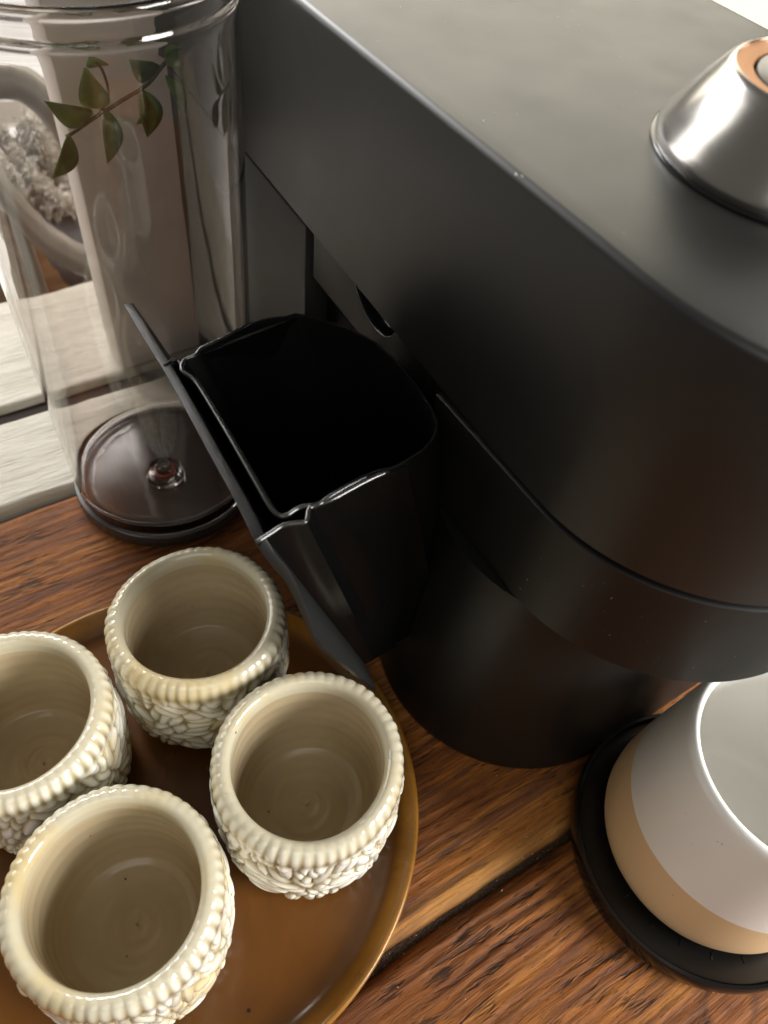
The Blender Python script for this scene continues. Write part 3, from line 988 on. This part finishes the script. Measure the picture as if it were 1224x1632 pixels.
# far wall hook joining plate and bin
o = tube_mesh("rim_hook", smooth_path([cz(262, 583), cz(268, 578), cz(276, 574), cz(284, 575), cz(289, 583)]), .0008, M['gloss_black'], None, 8); relink(o)
P = [cz(270, 578), cz(470, 500), Vector((.170, .275, .06)), Vector((.118, .275, .06))]
bm = bmesh.new(); f_ = bm.faces.new([bm.verts.new(p + Vector((0, 0, -.001))) for p in P]); r = bmesh.ops.extrude_face_region(bm, geom=[f_])
bmesh.ops.translate(bm, verts=[q for q in r['geom'] if isinstance(q, bmesh.types.BMVert)], vec=(0, -.0016, 0))
relink(bm_obj("far_wall", bm, M['cavity']))

# dust and lint on the cover
rs = np.random.RandomState(9)
bm = bmesh.new()
def speck(p, r_, el=1):
    q = bmesh.ops.create_icosphere(bm, subdivisions=1, radius=r_)
    rot = Matrix.Rotation(rs.rand() * 6, 3, 'Z')
    for v_ in q['verts']:
        c_ = v_.co.copy(); c_.x *= el; v_.co = rot @ c_ + Vector(p)
for k in range(60):
    x = HX - HR + .005 + rs.rand() * .12; y = .09 + rs.rand() * .22
    if (x - KX) ** 2 + (y - KY) ** 2 > .05 ** 2: speck((x, y, ZT - 1.1 * max(0, .125 - y) ** 2 + .0001), .00005 + .00007 * rs.rand() ** 3)
p = unz(770, 193, ZT); speck(p + Vector((0, 0, .0001)), .00030)
p = unz(822, 278, ZT); speck(p + Vector((0, 0, .0001)), .00018, 5)
p = unz(832, 281, ZT); speck(p + Vector((0, 0, .0001)), .00015, 4)
for k in range(22):
    a = math.pi * (1.02 + .33 * rs.rand()); z = .15 + .04 * rs.rand()
    speck((HX + (HR) * math.cos(a), HY + HR * math.sin(a), z), .00007 + .0001 * rs.rand() ** 3)
tag(bm_obj("dust", bm, M['dust'], machine), kind="stuff")

# ------------------------------------------------------------------ mug on the drip tray
mz = .0100
MX, MY = .2372, -.002
mug_prof = [(0, 0), (.046, 0), (.0515, .0012), (.0548, .0045), (.0562, .010), (.0566, .018), (.0560, .030), (.0549, .042), (.0535, .056), (.0520, .070), (.0507, .084), (.0495, .096), (.0492, .1000), (.0489, .1022), (.0482, .1038), (.0471, .1047), (.0460, .1047), (.0450, .1038), (.0444, .1022),
            (.0443, .1000), (.0452, .094), (.0472, .082), (.0492, .067), (.0503, .05), (.0505, .03), (.0485, .016), (.044, .009), (.035, .0065), (0, .006)]
mug = lathe("mug", mug_prof, (MX, MY, mz), M['mug'], None, 160, 60)
tag(mug, "white mug with a sand coloured lower band on the black drip tray", "mug")

# ------------------------------------------------------------------ brown tray
TRX, TRY, TRR = .0083, .1468, .1226
R0 = TRR
tprof = [(0, .0005), (.100, .0005), (.108, .0018), (.1155, .0050), (R0 - .0020, .0105), (R0 - .0004, .0135), (R0, .0152), (R0 - .0005, .0164), (R0 - .0018, .0168), (R0 - .0032, .0160), (R0 - .0052, .0132), (R0 - .0090, .0096), (R0 - .0105, .0080), (R0 - .0130, .0068), (R0 - .018, .0062), (.08, .0060), (0, .0060)]
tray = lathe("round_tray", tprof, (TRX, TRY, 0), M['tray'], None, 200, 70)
tag(tray, "round brown glazed stoneware tray carrying four cream cups", "tray")

# ------------------------------------------------------------------ four textured cups
def cup_mesh(seed):
    rs = np.random.RandomState(seed)
    NA = 420
    # outer profile from foot to rim, then inside
    outp = [(.0, .0), (.030, .0), (.0355, .0006), (.0390, .0025), (.0408, .0055)]
    zs = np.linspace(.009, .0585, 62)
    body = []
    for z in zs:
        t = (z - .009) / .0495
        r_ = .0414 + .0016 * math.sin(min(1, t * 1.6) * math.pi / 2) - .0010 * max(0, t - .7) / .3
        body.append((r_, z))
    rim = [(.0424, .0600), (.0426, .0615), (.0429, .0632), (.0431, .065), (.0431, .067), (.0428, .0690), (.0421, .0708), (.0410, .0724), (.0397, .0735), (.0382, .0741), (.0368, .0740), (.0357, .0732), (.0349, .0720), (.0345, .0704)]
    inn = [(.0343, .068), (.0342, .062), (.0343, .055), (.0343, .048), (.0342, .041), (.0340, .034), (.0336, .028), (.0328, .0225), (.0312, .0175), (.0285, .0140), (.025, .0122), (.021, .0112), (.017, .0106), (.0135, .0104), (.010, .0100), (.0065, .0103), (.003, .0098), (0, .0100)]
    prof = outp + body + rim
    inn2 = []
    for (a, b) in zip(inn[:-1], inn[1:]):
        for k in range(4): inn2.append((a[0] + (b[0] - a[0]) * k / 4, a[1] + (b[1] - a[1]) * k / 4))
    inn2.append(inn[-1])
    nb0, nb1 = len(outp), len(outp) + len(body)
    nr1 = nb1 + len(rim)
    full = prof + inn2
    R_ = np.array([p[0] for p in full])[:, None] * np.ones((1, NA))
    Z_ = np.array([p[1] for p in full])[:, None] * np.ones((1, NA))
    TH_ = np.linspace(0, 2 * np.pi, NA, endpoint=False)[None, :] * np.ones((len(full), 1))
    # petals: seeds on a jittered lattice in (arc, z), each with its own direction
    S = []
    for row in range(11):
        zc = .008 + row * .0053
        nc = 22
        for k in range(nc):
            a = (k + .5 * (row % 2) + rs.uniform(-.3, .3)) / nc * 2 * np.pi
            z = zc + rs.uniform(-.0014, .0014)
            # flower centres: directions fan about a few centres
            S.append((a, z))
    S = np.array(S)
    fc = [(k / 7 * 2 * np.pi + rs.uniform(-.3, .3), .012 + .036 * rs.rand()) for k in range(7)]
    ang = np.zeros(len(S))
    for i, (a, z) in enumerate(S):
        dmin = 1e9
        for (fa, fz) in fc:
            da = ((a - fa + np.pi) % (2 * np.pi) - np.pi) * .043
            d = math.hypot(da, z - fz)
            if d < dmin: dmin = d; ang[i] = math.atan2(z - fz, da)
    ang += rs.uniform(-.35, .35, len(S))
    ht = rs.uniform(.7, 1.15, len(S))
    h = np.zeros_like(R_)
    for i in range(nb0 - 1, nb1 + 3):
        z = full[i][1]
        da = ((TH_[i][:, None] - S[None, :, 0] + np.pi) % (2 * np.pi) - np.pi) * .043
        dz = z - S[None, :, 1]
        u = da * np.cos(ang) + dz * np.sin(ang)
        w = -da * np.sin(ang) + dz * np.cos(ang)
        d = np.sqrt((u / 3.1) ** 2 + (w / 1.0) ** 2) / .0024
        ds = np.sort(d, axis=1)
        f1, f2 = ds[:, 0], ds[:, 1]
        e = np.clip((f2 - f1) / .75, 0, 1)
        hi = (1 - (1 - e) ** 2) * (1 - .25 * np.clip(f1, 0, 1.5) ** 2)
        fade = min(1, max(0, (z - .004) / .006)) * min(1, max(0, (.0635 - z) / .004))
        h[i] = hi * fade * ht[np.argmin(d, axis=1)]
    R_ += h * .0024 - .0006
    # scalloped beads round the rim
    nbd = 52
    ph = rs.rand() * 6.28
    jit = .35 * np.sin(TH_[0] * 3 + ph) + .25 * np.sin(TH_[0] * 7 + ph * 2)
    bead = np.abs(np.sin((TH_[0] * nbd + jit * 2) / 2)) ** .8
    bidx = np.floor((TH_[0] * nbd + jit * 2) / (2 * np.pi)).astype(int) % nbd
    amp = (.75 + .3 * np.sin(TH_[0] * 2 + ph)) * rs.uniform(.55, 1.3, nbd)[bidx]
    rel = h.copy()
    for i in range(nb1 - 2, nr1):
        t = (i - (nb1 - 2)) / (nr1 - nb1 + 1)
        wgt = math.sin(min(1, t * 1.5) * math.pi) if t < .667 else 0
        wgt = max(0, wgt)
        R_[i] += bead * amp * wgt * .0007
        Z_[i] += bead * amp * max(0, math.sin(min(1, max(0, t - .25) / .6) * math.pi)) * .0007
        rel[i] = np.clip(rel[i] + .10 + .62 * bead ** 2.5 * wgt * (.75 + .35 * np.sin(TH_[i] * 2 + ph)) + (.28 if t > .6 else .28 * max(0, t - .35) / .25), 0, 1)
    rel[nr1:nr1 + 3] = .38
    # hand-thrown unevenness
    wob = 1 + .008 * np.sin(TH_ * 2 + ph) + .005 * np.sin(TH_ * 3 + 2 * ph)
    R_ *= wob
    Z_ += (.0006 * np.sin(TH_ + ph) + .0004 * np.sin(TH_ * 4 + ph)) * np.clip(Z_ / .07, 0, 1)
    # throwing rings inside
    for i in range(nr1, len(full)):
        zz = full[i][1]; rr = full[i][0]
        R_[i] += .00012 * np.sin(zz * 700 + TH_[i] * 1 + ph) * (1 if rr > .03 else 0)
        if rr < .03: Z_[i] += .00022 * (1 - rr / .034) * np.sin(rr * 1100 + TH_[i] * 1 + ph) + .0002 * np.sin(rr * 330 + 2 * TH_[i])
    X_ = R_ * np.cos(TH_); Y_ = R_ * np.sin(TH_)
    V_ = np.stack([X_, Y_, Z_], -1).reshape(-1, 3)
    nrow = len(full)
    i0 = np.arange(nrow - 1)[:, None] * NA; k0 = np.arange(NA)[None, :]; k1 = (k0 + 1) % NA
    F = np.stack([i0 + k0, i0 + k1, i0 + NA + k1, i0 + NA + k0], -1).reshape(-1, 4)
    me = bpy.data.meshes.new("cup")
    me.vertices.add(len(V_)); me.vertices.foreach_set("co", V_.ravel())
    me.loops.add(F.size); me.loops.foreach_set("vertex_index", F.ravel())
    me.polygons.add(len(F)); me.polygons.foreach_set("loop_start", np.arange(len(F)) * 4)
    me.update(calc_edges=True)
    me.validate()
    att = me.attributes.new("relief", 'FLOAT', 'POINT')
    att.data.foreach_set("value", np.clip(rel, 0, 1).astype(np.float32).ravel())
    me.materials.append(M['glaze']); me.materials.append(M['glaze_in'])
    mi = np.zeros((nrow - 1, NA), dtype=np.int32); mi[nr1 + 1:] = 1
    me.polygons.foreach_set("material_index", mi.ravel())
    me.polygons.foreach_set("use_smooth", [True] * len(me.polygons))
    return me


CUPS = [(.0524, .2024, 1, 1.9, "cream relief cup farthest back, under the capsule container, amber glaze inside its rim"),
        (.0657, .1129, 2, .4, "cream relief cup at the right rim of the brown tray, nearest the machine's column"),
        (-.0252, .1042, 3, 4.0, "cream relief cup nearest the front, lowest in the picture"),
        (-.0379, .1961, 4, 5.2, "cream relief cup at far left, cut off by the picture's edge")]
for (x, y, sd, rz, lab) in CUPS:
    o = bpy.data.objects.new("cup", cup_mesh(sd))
    COL.objects.link(o)
    o.location = (x, y, .0062)
    o.rotation_euler.z = rz
    tag(o, lab, "cup", "cream relief cups on the brown tray")
